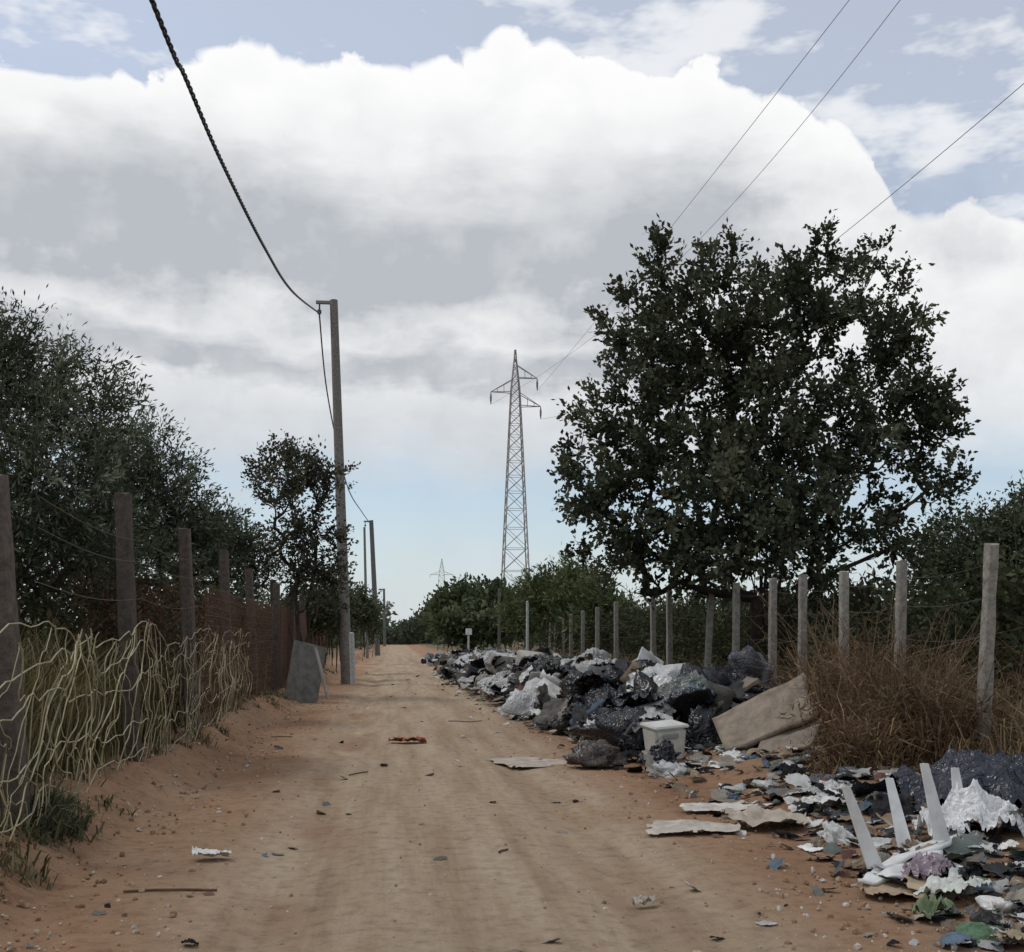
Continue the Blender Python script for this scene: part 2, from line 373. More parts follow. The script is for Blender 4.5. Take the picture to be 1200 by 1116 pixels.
for px,yd,s,h in cl:
    p=W(px,800,yd);q=np.stack([r.normal(p.x,s,950),r.normal(p.y,s,950)],-1);XY.append(q)
    dd=np.hypot(q[:,0]-p.x,q[:,1]-p.y)/s;HH.append(h*1.4*np.exp(-dd**2*.35)*r.uniform(.5,1.1,950))
    for j in range(24):
        x_=r.normal(p.x,s*.8);y_=r.normal(p.y,s*.8);BP.append((x_,y_,H(x_,y_)+h*r.uniform(.05,.8)))
grass("dry_grass",np.concatenate(XY),np.concatenate(HH),[(.26,.165,.085),(.20,.125,.07),(.33,.24,.15),(.14,.09,.055)],62,1.0,.006)
mass("dead_brush",BP,60,.26,.10,.06,[(.17,.11,.07),(.12,.08,.05),(.22,.16,.10)],162,.6)
A=Acc()
for k in range(230):
    px,yd,s,h=cl[k%8];p=W(px,800,yd);x=r.normal(p.x,s*.9);y=r.normal(p.y,s*.9);hh=h*r.uniform(.8,1.5);a=r.uniform(0,6.3);l=hh*r.uniform(.1,.7)
    z=H(x,y);pts=[(x,y,z),(x+math.cos(a)*l*.3+r.normal(0,.03),y+math.sin(a)*l*.3,z+hh*.5),(x+math.cos(a)*l,y+math.sin(a)*l,z+hh)]
    V,F=tube(pts,[.006,.005,.002],4);A.add(V,F,0,np.array((.2,.14,.09))*r.uniform(.6,1.2))
    for j in range(5):
        q=np.array(pts[1])*(1-j/5)+np.array(pts[2])*(j/5);e_=q+r.normal(0,.12,3)+[0,0,.08];V,F=tube([q,e_],[.003,.0015],3);A.add(V,F,0,(.16,.11,.07))
A.build("dry_weed_stems",[M_bark])
OLG=[(.25,.20,.10),(.20,.17,.085),(.14,.14,.065),(.30,.25,.14),(.11,.11,.055)]
grass("dry_grass",tufts(240,60,-3.7,-2.75,6.0,13.5,.10,1.0),hvar(240,60,.6,1.3),OLG,60,.4)
grass("dry_grass",tufts(220,60,-3.6,-2.75,12,45,.12),hvar(220,60,.5,1.1),OLG,63,.4)
grass("weeds",tufts(90,30,-2.5,-2.05,6,40,.07),hvar(90,30,.05,.22),[(.09,.10,.05),(.13,.13,.07),(.22,.18,.1)],65,1.0)
grass("weeds",tufts(14,60,-2.3,-2.1,7.4,8.1,.08),hvar(14,60,.08,.26),[(.07,.085,.05),(.10,.11,.065),(.16,.14,.09)],66,1.1,.006)
grass("weeds",tufts(120,40,2.8,6,30,60,.2),hvar(120,40,.2,.55),DRY+[(.12,.14,.06)],67,.7,.01)
# ------------------------------------------------ posts
def post(A,bx,by,tx,ty,tz,w,col,seed,z0=None):
    z0=H(bx,by)-.15 if z0 is None else z0
    rr=np.random.default_rng(seed);k=9;n=8
    an=np.array([-.92,-.65,.65,.92,2.22,2.49,3.79,4.06])
    V=[]
    for i in range(k+1):
        t_=i/k;c_=np.array([bx+(tx-bx)*t_,by+(ty-by)*t_,z0+(tz-z0)*t_])
        ww=w*(1.04-.12*t_)*(1+rr.normal(0,.03))
        for a in an: V.append(c_+np.array([math.cos(a),math.sin(a),0])*ww*.62*(1+rr.normal(0,.025))+np.array([0,0,rr.normal(0,.012) if i==k else 0]))
    V.append(np.array([tx,ty,tz+.01]));V=np.array(V)
    F=[];T=[]
    for i in range(k):
        for j in range(n): F.append((i*n+j,i*n+(j+1)%n,(i+1)*n+(j+1)%n,(i+1)*n+j))
    for j in range(n): T.append((k*n+j,k*n+(j+1)%n,(k+1)*n))
    A.add(V,F,0,col);A.f.append((np.array(T)+A.n-len(V),0))
fl=empty("net_fence")
lp=[((20,1010),(-2,560)),((155,922),(143,578)),((226,886),(216,620)),((269,850),(262,645)),((299,832),(292,668)),((326,816),(320,680)),((345,806),(341,690)),((362,799),(359,700)),((376,794),(374,708)),((388,789),(386,715)),((398,785),(397,720)),((407,781),(406,724))]
LP=[]
for i,(b_,t_) in enumerate(lp):
    g=G(*b_,.0);
    if i>5: g=Vector((-2.45,17+ (i-5)*3.2+4,0))
    if i>5: tp=Vector((-2.45+random.uniform(-.1,.1),g.y,2.5))
    else: tp=W(t_[0],t_[1],g.y)
    LP.append((g,tp));A=Acc()
    post(A,g.x,g.y,tp.x,tp.y+random.uniform(-.1,.1),tp.z,.155,np.array((.12,.098,.082))*random.uniform(.8,1.2),i)
    A.build("post_%d"%(i+1),[M_conc],False,fl)
def lat(P,t):
    i=min(int(t),len(P)-2);f=t-i;return P[i][0]*(1-f)+P[i+1][0]*f
A=Acc()
def netpt(s,z,off=0):
    p=lat(LP,s); zz=max(z,0)
    nx=.10*mn.noise(Vector((s*2.1,z*1.5,off)))+.04*mn.noise(Vector((s*7,z*5,3+off)))
    ny=.16*mn.noise(Vector((s*6,z*4,7+off)));nzv=.15*mn.noise(Vector((s*5,z*3,11+off)))+.07*mn.noise(Vector((s*14,z*9,21+off)))
    return (p.x+.10+nx,p.y+ny,H(p.x,p.y)+zz+nzv)
for ph in (0,1):
    sgn=1 if ph else -1
    for k in range(-8,62):
        if random.random()<.18: continue
        pts=[];z_end=1.25 if random.random()<.75 else random.uniform(.4,1.2);dr=.25*mn.noise(Vector((k*.23,ph*5,1)))
        for q in range(26):
            z=q/25*z_end;s=k*.06+sgn*z*(.18+dr+.10*mn.noise(Vector((k*3.3,ph,0))))+.05*mn.noise(Vector((k*1.7,z*2.5,ph)))
            if -.4<s<3.4:
                sag=.16*math.sin(math.pi*(s%1))*z/1.3
                pts.append(netpt(s,z-sag,ph*.3))
        if len(pts)>3:
            V,F=tube(pts,random.uniform(.0028,.0058),5);A.add(V,F,0,np.array((.46,.40,.25))*random.uniform(.5,1.2))
for z in (.08,.40,.8,1.05,1.25):
    pts=[netpt(s,z-.16*math.sin(math.pi*(s%1))*z/1.3,2) for s in np.arange(-.4,3.4,.04)]
    V,F=tube(pts,.005,5);A.add(V,F,0,(.42,.38,.26))
A.build("loose_net",[M_rope],True,fl)
A=Acc()
for z in np.arange(.1,2.0,.12):
    V,F=tube([ (lat(LP,s).x+.07+.02*mn.noise(Vector((s*3,z,0))),lat(LP,s).y,.1+z+.03*mn.noise(Vector((s*2,z*9,5)))) for s in np.arange(2,10.9,.12)],.004,4);A.add(V,F,0,(.15,.09,.065))
for s in np.arange(2,10.9,.035):
    p=lat(LP,s);V,F=tube([(p.x+.075,p.y,.1),(p.x+.08,p.y+.02,1.1),(p.x+.075,p.y,2.0)],.0035,4);A.add(V,F,0,(.15,.09,.065))
for z in (1.75,2.1,2.3):
    V,F=tube([(lat(LP,s).x,lat(LP,s).y,z-.06*math.sin(math.pi*(s%1))) for s in np.arange(0,10.9,.1)],.003,4);A.add(V,F,0,(.12,.1,.08))
A.build("rusty_wire_mesh",[M_rust],False,fl)
fr=empty("concrete_post_fence");RP=[]
rp=[(1150,1162,638,10.07),(1054,1057,658,11.8),(989,989,670,13.3),(940,941,675,14.6),(905,906,678,15.8),(862,863,684,17.4),(828,834,690,18.9),(785,784,691,21.2),(766,765,691,22.6),(722,722,706,27),(700,700,712,30),(683,683,716,33),(669,669,720,36.5),(660,660,722,40),(651,651,725,44),(644,644,727,48)]
for i,(bx,tx,ty,Yd) in enumerate(rp):
    tp=W(tx,ty,Yd);bp=W(bx,900 if i==0 else 800,Yd);A=Acc()
    f=(tp.z-0)/(tp.z-bp.z);foot=tp+(bp-tp)*f
    post(A,foot.x,foot.y,tp.x,tp.y,tp.z,.11,np.array((.32,.29,.25))*random.uniform(.8,1.15),30+i,.0)
    A.build("post_%d"%(i+1),[M_conc],False,fr);RP.append((foot,tp))
A=Acc()
for f in (.45,.62,.78,.92):
    pts=[]
    for i in range(len(RP)-1):
        for q in range(8):
            a=RP[i][0].lerp(RP[i][1],f);b=RP[i+1][0].lerp(RP[i+1][1],f);p=a.lerp(b,q/8);p.z-=.05*math.sin(math.pi*q/8);pts.append(tuple(p))
    V,F=tube(pts,.002,4);A.add(V,F,0,(.15,.13,.12))
A.build("wire",[M_rust],False,fr)
# ------------------------------------------------ utility poles & cable
def upole(name,base,top,r0,r1,col,arm=True):
    e=empty(name);A=Acc();b=Vector(base);t=Vector(top)
    pts=[b.lerp(t,i/8) for i in range(9)];V,F=tube([tuple(p) for p in pts],np.linspace(r0,r1,9),12);A.add(V,F,0,col)
    V,F=tube([tuple(t),tuple(t+(t-b).normalized()*.02)],[r1,.01],12);A.add(V,F,0,col)
    A.build("shaft",[M_conc],True,e)
    if arm:
        A=Acc();V,F=box(.62,.10,.10,.012);A.add(xf(V,(t.x-.22,t.y-.0,t.z-.08)),F,0,col)
        V,F=tube([(t.x-.42,t.y,t.z-.12),(t.x-.42,t.y,t.z-.34)],.025,8);A.add(V,F,0,(.06,.06,.06))
        V,F=box(.12,.10,.14,.02);A.add(xf(V,(t.x-.42,t.y,t.z-.38)),F,0,(.08,.08,.08))
        A.build("bracket",[M_steel],False,e)
    return e
PB=W(407,800,33);PT=W(391,352,33)
upole("utility_pole",(PB.x,PB.y,-.2),PT,.17,.12,(.24,.22,.20))
A=Acc();V,F=tube([W(412,742,31),W(414,802,31)],[.07,.08],10);A.add(V,F,0,(.55,.55,.53));V,F=tube([W(412,742,31),W(412,741,31)],[.07,.005],10);A.add(V,F,0,(.5,.5,.5));A.build("marker_post",[M_conc],True)
b=W(443,745,80);t_=W(435,610,80);upole("utility_pole",(b.x,80,-.2),t_,.2,.15,(.17,.17,.17))
b=W(431,745,70);t_=W(427,618,70);upole("utility_pole",(b.x,70,-.2),t_,.10,.07,(.24,.24,.24),False)
b=W(451,745,150);t_=W(450,690,150);upole("utility_pole",(b.x,150,-.2),t_,.2,.14,(.2,.2,.2))
def spline(pts,n):
    P=np.array([tuple(p) for p in pts]);k=len(P);t=np.linspace(0,k-1,n);o=[]
    for q in t:
        i=min(int(q),k-2);f=q-i;p0=P[max(i-1,0)];p1=P[i];p2=P[i+1];p3=P[min(i+2,k-1)]
        o.append(.5*((2*p1)+(-p0+p2)*f+(2*p0-5*p1+4*p2-p3)*f*f+(-p0+3*p1-3*p2+p3)*f**3))
    return np.array(o)
att=Vector((PT.x-.42,PT.y,PT.z-.42))
c1=[Vector((-2.35,-14,9.5)),Vector((-2.25,0,6.9))]+[W(178,0,9.2),W(217,90,10.9),W(260,190,13.2),W(310,290,17.6),W(343,342,23)]+[att]
c2=[att,W(382,450,38),W(395,520,43),W(409,575,52),W(424,600,66),W(434,614,80)]
A=Acc()
for c_ in (c1,c2):
    S=spline(c_,700);rr_=.015
    for ph in (0,2.1,4.2):
        arc=np.concatenate([[0],np.cumsum(np.linalg.norm(np.diff(S,axis=0),axis=1))])
        off=np.stack([np.cos(arc*14+ph)*rr_,arc*0,np.sin(arc*14+ph)*rr_],-1)
        V,F=tube(S+off,.012,5);A.add(V,F,0,(.05,.05,.05))
A.build("overhead_cable",[M_cable],True)
# ------------------------------------------------ lattice pylon
def pylon(name,cx,cy,h,hb,ht,arms,col,th=1.0):
    A=Acc()
    def w(z):
        q=z/h;return ht+(hb-ht)*max(0,1-q/.86)**.95 if q<.86 else ht*max(.12,(1-q)/.14)
    def c(z,i):
        a=[(-1,-1),(1,-1),(1,1),(-1,1)][i%4];return np.array([cx+a[0]*w(z),cy+a[1]*w(z),z])
    zs=[0];
    while zs[-1]<h*.985: zs.append(min(h,zs[-1]+max(.8,w(zs[-1])*1.8)))
    def bar(a,b,r_):
        V,F=tube([a,b],r_*th,4);A.add(V,F,0,col)
    for z0,z1 in zip(zs[:-1],zs[1:]):
        for i in range(4):
            bar(c(z0,i),c(z1,i),.06);bar(c(z0,i),c(z1,i+1),.028);bar(c(z0,i+1),c(z1,i),.028);bar(c(z1,i),c(z1,i+1),.025)
    tips=[]
    for z,s,L in arms:
        tip=np.array([cx+s*L,cy,z]);tips.append(tip)
        for q in (1,-1):
            bar(np.array([cx+s*w(z),cy+q*w(z),z]),tip,.045);bar(np.array([cx+s*w(z+1.2),cy+q*w(z+1.2),z+1.3]),tip,.04)
        for k in (.35,.68):
            x=cx+s*(w(z)+(L-w(z))*k);bar(np.array([x,cy,z]),np.array([x,cy,z+1.3*(1-k)]),.03)
        V,F=tube([tip,tip-[0,0,.5],tip-[0,0,.9],tip-[0,0,1.3]],[.03,.11,.10,.03],6);A.add(V,F,0,(.2,.2,.2))
    return A.build(name,[M_steel]),tips
pb=W(604,740,110);ptop=W(604,408,110)
def zat(py): return W(604,py,110).z
_,tips=pylon("electricity_pylon",pb.x,110,ptop.z,1.55,.42,[(zat(443),1,2.25),(zat(460),-1,2.5),(zat(476),1,2.6)],(.30,.28,.27))
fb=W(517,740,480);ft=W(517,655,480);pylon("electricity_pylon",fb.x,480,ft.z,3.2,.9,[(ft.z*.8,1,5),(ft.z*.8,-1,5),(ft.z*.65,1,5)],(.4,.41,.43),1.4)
A=Acc()
for ti,(tip,pp) in enumerate(zip(tips,([(1000,-6),(940,75),(868,165),(790,262)],[(1055,0),(970,100),(890,200),(830,270)],[(1200,98),(1027,243)]))):
    Xn=(15.0,16.5,15.6)[ti]
    pts=[]
    for q in pp:
        d=ray(*q);pts.append(W(q[0],q[1],Xn/(d.x/d.y)))
    a,b=pts[0],pts[-1];end=np.array([tip[0],tip[1],tip[2]-1.3])
    co=np.polyfit([a.y,b.y,end[1]],[a.z,b.z,end[2]],2)
    cx2=np.polyfit([a.y,b.y,end[1]],[a.x,b.x,end[0]],2)
    Ys=np.linspace(-60,110,120);Z=np.polyval(co,Ys);Xs=np.where(Ys<a.y,a.x,np.polyval(cx2,Ys))
    V,F=tube(np.stack([Xs,Ys,Z],-1),.014,4);A.add(V,F,0,(.28,.28,.29))
A.build("power_lines",[M_cable],True)
e=empty("road_sign");A=Acc();p=W(549,765,46);q=W(549,737,46)
V,F=tube([(p.x,46,0),(p.x,46,q.z)],.04,8);A.add(V,F,0,(.5,.5,.5));A.build("sign_post",[M_steel],True,e)
A=Acc();V,F=box(.26,.03,.26,.01);A.add(xf(V,(p.x,45.93,q.z-.12)),F,0,(.8,.8,.78));A.build("sign_plate",[M_plast],False,e)
p=W(585,745,55);q=W(585,690,55);upole("wooden_post",(p.x,55,0),q,.08,.07,(.14,.12,.11),False)
p=W(618,745,41);q=W(618,705,41);upole("wooden_post",(p.x,41,0),q,.06,.05,(.6,.6,.58),False)
# ------------------------------------------------ rubbish
import bmesh
def bagT(seed,sub):
    bm=bmesh.new();bmesh.ops.create_icosphere(bm,subdivisions=sub,radius=1)
    o=Vector((seed*13.7,seed*3.1,seed*7.9));rs=random.Random(seed)
    nk=Vector((rs.uniform(-.9,.9),rs.uniform(-.9,.9),.9)).normalized();tied=rs.random()<.6
    nf=rs.randint(6,10)
    ax=nk.orthogonal().normalized();ay=nk.cross(ax)
    for v in bm.verts:
        p=v.co.copy()
        a=math.atan2(p.dot(ay),p.dot(ax));c=p.dot(nk)
        lump=.55*mn.noise(p*1.1+o)+.10*mn.noise(p*2.6+o)
        # sharp film creases: thin valleys and ridges
        w1=abs(mn.noise(p*1.9+o+mn.noise_vector(p*1.6+o)*.8));w2=abs(mn.noise(p*4.2+o+mn.noise_vector(p*2.5+o)*.8))
        cre=.20*max(0,1-w1*5)-.05+.10*max(0,1-w2*4)
        fold=math.sin(a*nf+4*mn.noise(p*1.5+o))*.10*max(0,c+.1)
        k=1+lump+cre+fold
        if tied:
            if c>.86: k*=1+.55*(c-.86)/.14
            elif c>.6: k*=1-.25*math.sin((c-.6)/.26*math.pi)
        v.co=p*k
        if v.co.z<-.3: v.co.z=-.3+(v.co.z+.3)*.12
    bm.verts.index_update()
    V=np.array([v.co[:] for v in bm.verts])*np.array([1,1,.62]);F=np.array([[v.index for v in f.verts] for f in bm.faces]);bm.free()
    V[:,2]-=V[:,2].min();return V,F
BT4=[bagT(i,4) for i in range(11)];BT3=[bagT(i+20,3) for i in range(9)]
def sheetT(seed,n=14,amp=.16):
    u_=np.linspace(-1,1,n);X,Y_=np.meshgrid(u_,u_)
    Z=amp*2.2*fbm(X*1.4+seed*5,Y_*1.4,seed)+amp*np.abs(fbm(X*4+seed,Y_*4,seed+3))*1.6
    X=X+.25*fbm(Y_*1.7,X*1.5,seed+4)*2;Y2=Y_+.25*fbm(X*1.7,Y_*1.3,seed+6)*2
    i=np.arange(n-1)[:,None]*n+np.arange(n-1)[None];F=np.stack([i,i+1,i+n+1,i+n],-1).reshape(-1,4)
    cxy=(F%n).mean(1)/n*2-1;cyy=(F//n).mean(1)/n*2-1
    rim=np.hypot(cxy,cyy)+1.2*fbm(cxy*2.5+seed,cyy*2.5,seed+9)
    F=F[rim<1.12]
    return np.stack([X,Y2,Z-Z.min()],-1).reshape(-1,3),F
ST=[sheetT(i) for i in range(12)]
def filmT(seed,n=34,dome=.55):
    # crumpled sheet of film thrown over things: sharp folds, ragged outline
    u_=np.linspace(-1,1,n);X,Y_=np.meshgrid(u_,u_)
    wx=X+.5*fbm(X*1.3+seed,Y_*1.3,seed+1);wy=Y_+.5*fbm(X*1.3,Y_*1.3+seed,seed+2)
    th=seed*1.7;a=wx*math.cos(th)+wy*math.sin(th);b=-wx*math.sin(th)+wy*math.cos(th)
    rg=lambda q:np.clip(1-np.abs(q)*6,0,1)
    Z=dome*np.exp(-(X**2+Y_**2)*1.1)+.24*rg(fbm(a*3.2,b*1.1,seed+3,2))+.13*rg(fbm(a*2.0+5,b*5,seed+5,2))+.35*fbm(X*1.5,Y_*1.5,seed+7)
    X2=X+.22*fbm(Y_*3,X*3,seed+4);Y2=Y_+.22*fbm(X*3,Y_*3,seed+6)
    i=np.arange(n-1)[:,None]*n+np.arange(n-1)[None];F=np.stack([i,i+1,i+n+1,i+n],-1).reshape(-1,4)
    cxy=(F%n).mean(1)/n*2-1;cyy=(F//n).mean(1)/n*2-1
    F=F[np.hypot(cxy,cyy)+1.3*fbm(cxy*2.3+seed,cyy*2.3,seed+9)<1.05]
    return np.stack([X2,Y2,Z-Z.min()],-1).reshape(-1,3),F
FT=[filmT(i) for i in range(12)]
WHT=[(.60,.60,.58),(.47,.47,.45),(.66,.65,.62),(.38,.375,.36)]
BLK=[(.010,.010,.012),(.016,.016,.019),(.025,.025,.027),(.010,.011,.016),(.05,.05,.05)]
MIX=[(.24,.21,.17),(.15,.14,.125),(.25,.19,.13),(.11,.15,.19),(.16,.08,.065),(.11,.12,.12),(.13,.15,.13),(.32,.29,.24)]
def edge(y): return np.interp(y,[5,7,9,12,20,35,60,90],[2.9,2.9,3.0,2.75,2.15,1.8,1.7,1.7])
def crest(y): return np.interp(y,[8,10,13,16,22,35,60],[.05,.3,.62,.85,.95,.75,.5])
rr=np.random.default_rng(77)
A=Acc()
def ybag(): return 11.2+48*rr.random()**1.7
def clear(x,y): return (y<13.3 and x>3.25) or (y<12.6 and 2.75<x<3.4)
def pz(x,y,q,lo,hi): return H(x,y)+float(crest(y))*math.sin(math.pi*min(1,max(0,q*.85+.12)))**.8*rr.uniform(lo,hi)
for k in range(430):
    y=ybag();x0=float(edge(y))
    q=rr.random()**.9;x=x0+(4.9-x0)*q
    if clear(x,y): continue
    z=pz(x,y,q,-.05,.62)-.06
    s=rr.uniform(.11,.36)*(.75 if q<.15 else 1)
    V,F=(BT4 if y<22 else BT3)[rr.integers(9)]
    w_=rr.random();
    if y<18: col=random.choice(BLK if w_<.70 else (WHT if w_<.88 else MIX))
    else: col=random.choice(BLK if w_<.45 else (WHT if w_<.82 else MIX))
    A.add(xf(V,(x,y,z),(rr.normal(0,.3),rr.normal(0,.3),rr.random()*6.3),(s*rr.uniform(.8,1.6),s*rr.uniform(.8,1.3),s*rr.uniform(.6,1.2))),F,0,np.array(col)*rr.uniform(.8,1.15))
for k in range(260):
    y=ybag();x0=float(edge(y));q=rr.random();x=x0+(4.8-x0)*q
    if clear(x,y): continue
    z=pz(x,y,q,.1,.9)
    w_=rr.random()
    if w_<.42: V,F=box(rr.uniform(.2,.6),rr.uniform(.2,.45),rr.uniform(.12,.38),.01,.02,k)
    elif w_<.75: V,F=box(rr.uniform(.35,.9),rr.uniform(.2,.5),.02,.0,.02,k)
    else: V,F=box(rr.uniform(.5,1.1),.05,.04,.0,.01,k)
    col=random.choice(WHT+WHT+MIX+BLK+[(.36,.29,.2)])
    A.add(xf(V,(x,y,z),(rr.normal(0,.5),rr.normal(0,.45),rr.random()*6.3)),F,1,np.array(col)*rr.uniform(.7,1.1))
for k in range(420):
    y=ybag();x0=float(edge(y))-.15;q=rr.random();x=x0+(4.8-x0)*q
    if clear(x,y): continue
    z=pz(x,y,q,.35,.85)
    V,F=FT[rr.integers(12)];s=rr.uniform(.12,.42)*(.6 if q<.2 else 1)
    w_=rr.random();col=random.choice(BLK if w_<(.6 if y<18 else .42) else (WHT if w_<.85 else MIX))
    A.add(xf(V,(x,y,z),(rr.normal(0,.4),rr.normal(0,.4),rr.random()*6.3),(s,s*rr.uniform(.55,1),s*rr.uniform(.6,1.1))),F,0,np.array(col)*rr.uniform(.8,1.1))
for k in range(380):
    y=ybag();x0=float(edge(y))-.2;q=rr.random();x=x0+(4.8-x0)*q
    if clear(x,y): continue
    z=pz(x,y,q,.2,.9)
    V,F=ST[rr.integers(12)];s=rr.uniform(.05,.22)
    A.add(xf(V,(x,y,z),(rr.normal(0,.6),rr.normal(0,.6),rr.random()*6.3),(s,s*rr.uniform(.5,1),s*2.2)),F,1,np.array(random.choice(WHT+WHT+MIX+BLK))*rr.uniform(.8,1.1))
A.build("rubbish_pile",[M_bagk,M_paper],True)
A=Acc()
for k in range(2700):
    y=5.0+38*rr.random()**1.8
    x=float(edge(y))+rr.normal(.1,.33)+ (rr.random()**2)*2.3
    if rr.random()<.04: x=rr.uniform(-2.2,2.6)
    V,F=(ST if rr.random()<.75 else FT)[rr.integers(12)];s=rr.uniform(.02,.10)*(1 if rr.random()<.85 else 1.7)
    if x<edge(y)-.3: s*=.5
    col=np.array(random.choice(WHT+WHT+MIX+BLK+[(.45,.36,.24),(.12,.2,.12),(.3,.22,.15)]))*rr.uniform(.75,1.1)
    A.add(xf(V,(x,y,H(x,y)+.012),(rr.normal(0,.3),rr.normal(0,.3),rr.random()*6.3),(s,s*rr.uniform(.4,1),s*.9)),F,0,col)
for k in range(260):
    y=5.2+20*rr.random()**1.5;x=float(edge(y))+.1+rr.random()*1.9
    V,F=BT3[rr.integers(9)];s=rr.uniform(.03,.10)
    A.add(xf(V,(x,y,H(x,y)-.01),(0,0,rr.random()*6),(s*1.3,s,s*.8)),F,1,np.array(random.choice(WHT+MIX+BLK))*rr.uniform(.8,1.1))
A.build("litter",[M_paper,M_bagk],True)
def sheetobj(name,px,py,w_,l_,col,seed,rot=0,z=.02,mat=None,tilt=(0,0),amp=1.0):
    g=G(px,py);A=Acc();V,F=sheetT(seed,24,.16)
    A.add(xf(V,(g.x,g.y,H(g.x,g.y)+z),(tilt[0],tilt[1],rot),(w_/2,l_/2,.25*amp)),F,0,col);o=A.build(name,[mat or M_paper],True);return o
sheetobj("cardboard_sheet",805,977,.66,.40,(.50,.45,.38),101,.1)
sheetobj("cardboard_sheet",850,952,.75,.34,(.60,.56,.50),102,.25)
sheetobj("cardboard_sheet",895,972,.6,.45,(.44,.38,.31),103,-.4,amp=2.2)
sheetobj("cardboard_sheet",625,893,.8,1.0,(.44,.38,.31),104,.1,z=.012,amp=.4)
sheetobj("cardboard_sheet",1060,1050,.5,.3,(.38,.28,.19),105,.2)
sheetobj("paper_scrap",247,1009,.24,.15,(.75,.75,.73),106,.1,z=.02)
sheetobj("red_rag",478,872,.45,.28,(.34,.09,.05),107,0,z=.015,amp=1.5)
sheetobj("paper_scrap",755,1058,.12,.06,(.5,.45,.38),108,.1)
sheetobj("paper_scrap",965,965,.5,.35,(.6,.6,.57),109,.5,amp=2)
sheetobj("paper_scrap",1120,1060,.4,.25,(.55,.57,.52),110,.5,amp=2)
sheetobj("green_plastic_sheet",1092,1082,.22,.12,(.2,.25,.14),111,.5,amp=2)
def bagobj(name,px,py,Yd,sx,sz,col,t=0,sy=None,rz=0,mat=None):
    w=W(px,py,Yd);A=Acc();V,F=BT4[t]
    A.add(xf(V,(w.x,w.y,max(w.z,H(w.x,w.y)-.05)),(0,0,rz),(sx,sy or sx*.8,sz*1.2)),F,0,col);return A.build(name,[mat or M_bagk],True)
bagobj("black_garbage_bag",745,878,13.4,.36,.42,BLK[1],1)
bagobj("black_garbage_bag",822,880,12.7,.20,.5,BLK[0],2)
bagobj("black_garbage_bag",700,850,16,.45,.5,BLK[2],3)
bagobj("black_garbage_bag",760,860,14.6,.42,.55,BLK[0],9)
bagobj("black_garbage_bag",825,840,13.9,.40,.55,BLK[1],0)
bagobj("grey_garbage_bag",880,815,15,.42,.42,(.07,.07,.08),4)
bagobj("white_garbage_bag",775,815,15.5,.46,.36,(.55,.55,.53),5)
bagobj("white_garbage_bag",618,838,19,.36,.4,(.52,.52,.51),6)
bagobj("white_garbage_bag",665,855,17,.3,.32,(.45,.45,.44),10)
bagobj("brown_garbage_bag",700,897,12.0,.26,.22,(.06,.045,.035),7)
bagobj("grey_garbage_bag",785,915,11.2,.22,.16,(.4,.4,.39),8)
bagobj("white_garbage_bag",975,945,9,.16,.12,(.55,.55,.53),2)
def filmobj(name,px,py,Yd,s,col,t,rot,zs=1,tilt=(0,0),mat=None,z=None):
    w=W(px,py,Yd);A=Acc();V,F=filmT(t,60,.55)
    A.add(xf(V,(w.x,w.y,w.z if z is None else z),(tilt[0],tilt[1],rot),(s[0],s[1],zs)),F,0,col);return A.build(name,[mat or M_bagk],True)
filmobj("clear_garbage_bag",1088,1035,6.2,(.17,.14),(.27,.21,.24),33,.4,.22)
filmobj("white_plastic_sheet",1140,985,6.95,(.34,.26),(.68,.68,.67),40,.2,.42)
filmobj("clear_garbage_bag",1175,1040,6.5,(.22,.2),(.5,.5,.48),44,.9,.2)
filmobj("black_tarpaulin",1170,935,8.1,(.95,.62),(.014,.018,.028),61,.2,.62,z=.10)
filmobj("black_tarpaulin",1150,955,7.7,(.5,.35),(.012,.014,.02),67,1.2,.3,z=.10)
filmobj("black_plastic_sheet",720,830,15.2,(.6,.45),BLK[0],70,.7,.5)
filmobj("white_plastic_sheet",775,812,15.0,(.42,.4),(.6,.6,.58),72,.3,.4)
filmobj("black_plastic_sheet",850,815,14.4,(.5,.4),BLK[1],75,.1,.45)
def quadpanel(name,c,col,thick,mat=M_paper,wob=.05):
    c0,c1_,c2_,c3=c;A=Acc();n=16;uu=np.linspace(0,1,n);V=[]
    for b_ in uu:
        for a_ in uu:
            p=c0.lerp(c1_,a_).lerp(c3.lerp(c2_,a_),b_);p=p+Vector((0,.4,1))*wob*mn.noise(Vector((a_*3,b_*3,len(name))));V.append(tuple(p))
    V=np.array(V);i=np.arange(n-1)[:,None]*n+np.arange(n-1)[None];F=np.stack([i,i+1,i+n+1,i+n],-1).reshape(-1,4)
    A.add(V,F,0,col);o=A.build(name,[mat],True);sm=o.modifiers.new("thickness",'SOLIDIFY');sm.thickness=thick;return o
quadpanel("discarded_mattress",(W(850,880,11.6),W(957,838,11.2),W(942,788,11.7),W(834,842,12.2)),(.27,.22,.17),.06)
quadpanel("discarded_board",(W(880,886,11.3),W(950,872,10.9),W(962,842,11.2),W(905,855,11.6)),(.25,.21,.165),.04)
e=empty("leaning_board")
A=Acc();V,F=box(.75,.05,1.25,.01,.01);p=W(358,785,24);A.add(xf(V,(p.x,p.y,.62),(-.12,.22,.5)),F,0,(.19,.19,.17));A.build("panel",[M_paper],False,e)
A=Acc();V,F=box(.06,.05,1.1,.01);A.add(xf(V,(p.x+.35,p.y-.15,.62),(-.1,-.25,.5)),F,0,(.45,.45,.42));A.build("edge_strip",[M_paper],False,e)
e=empty("white_plastic_crate");A=Acc();p=W(779,880,12.2);z0=H(p.x,p.y)+.02
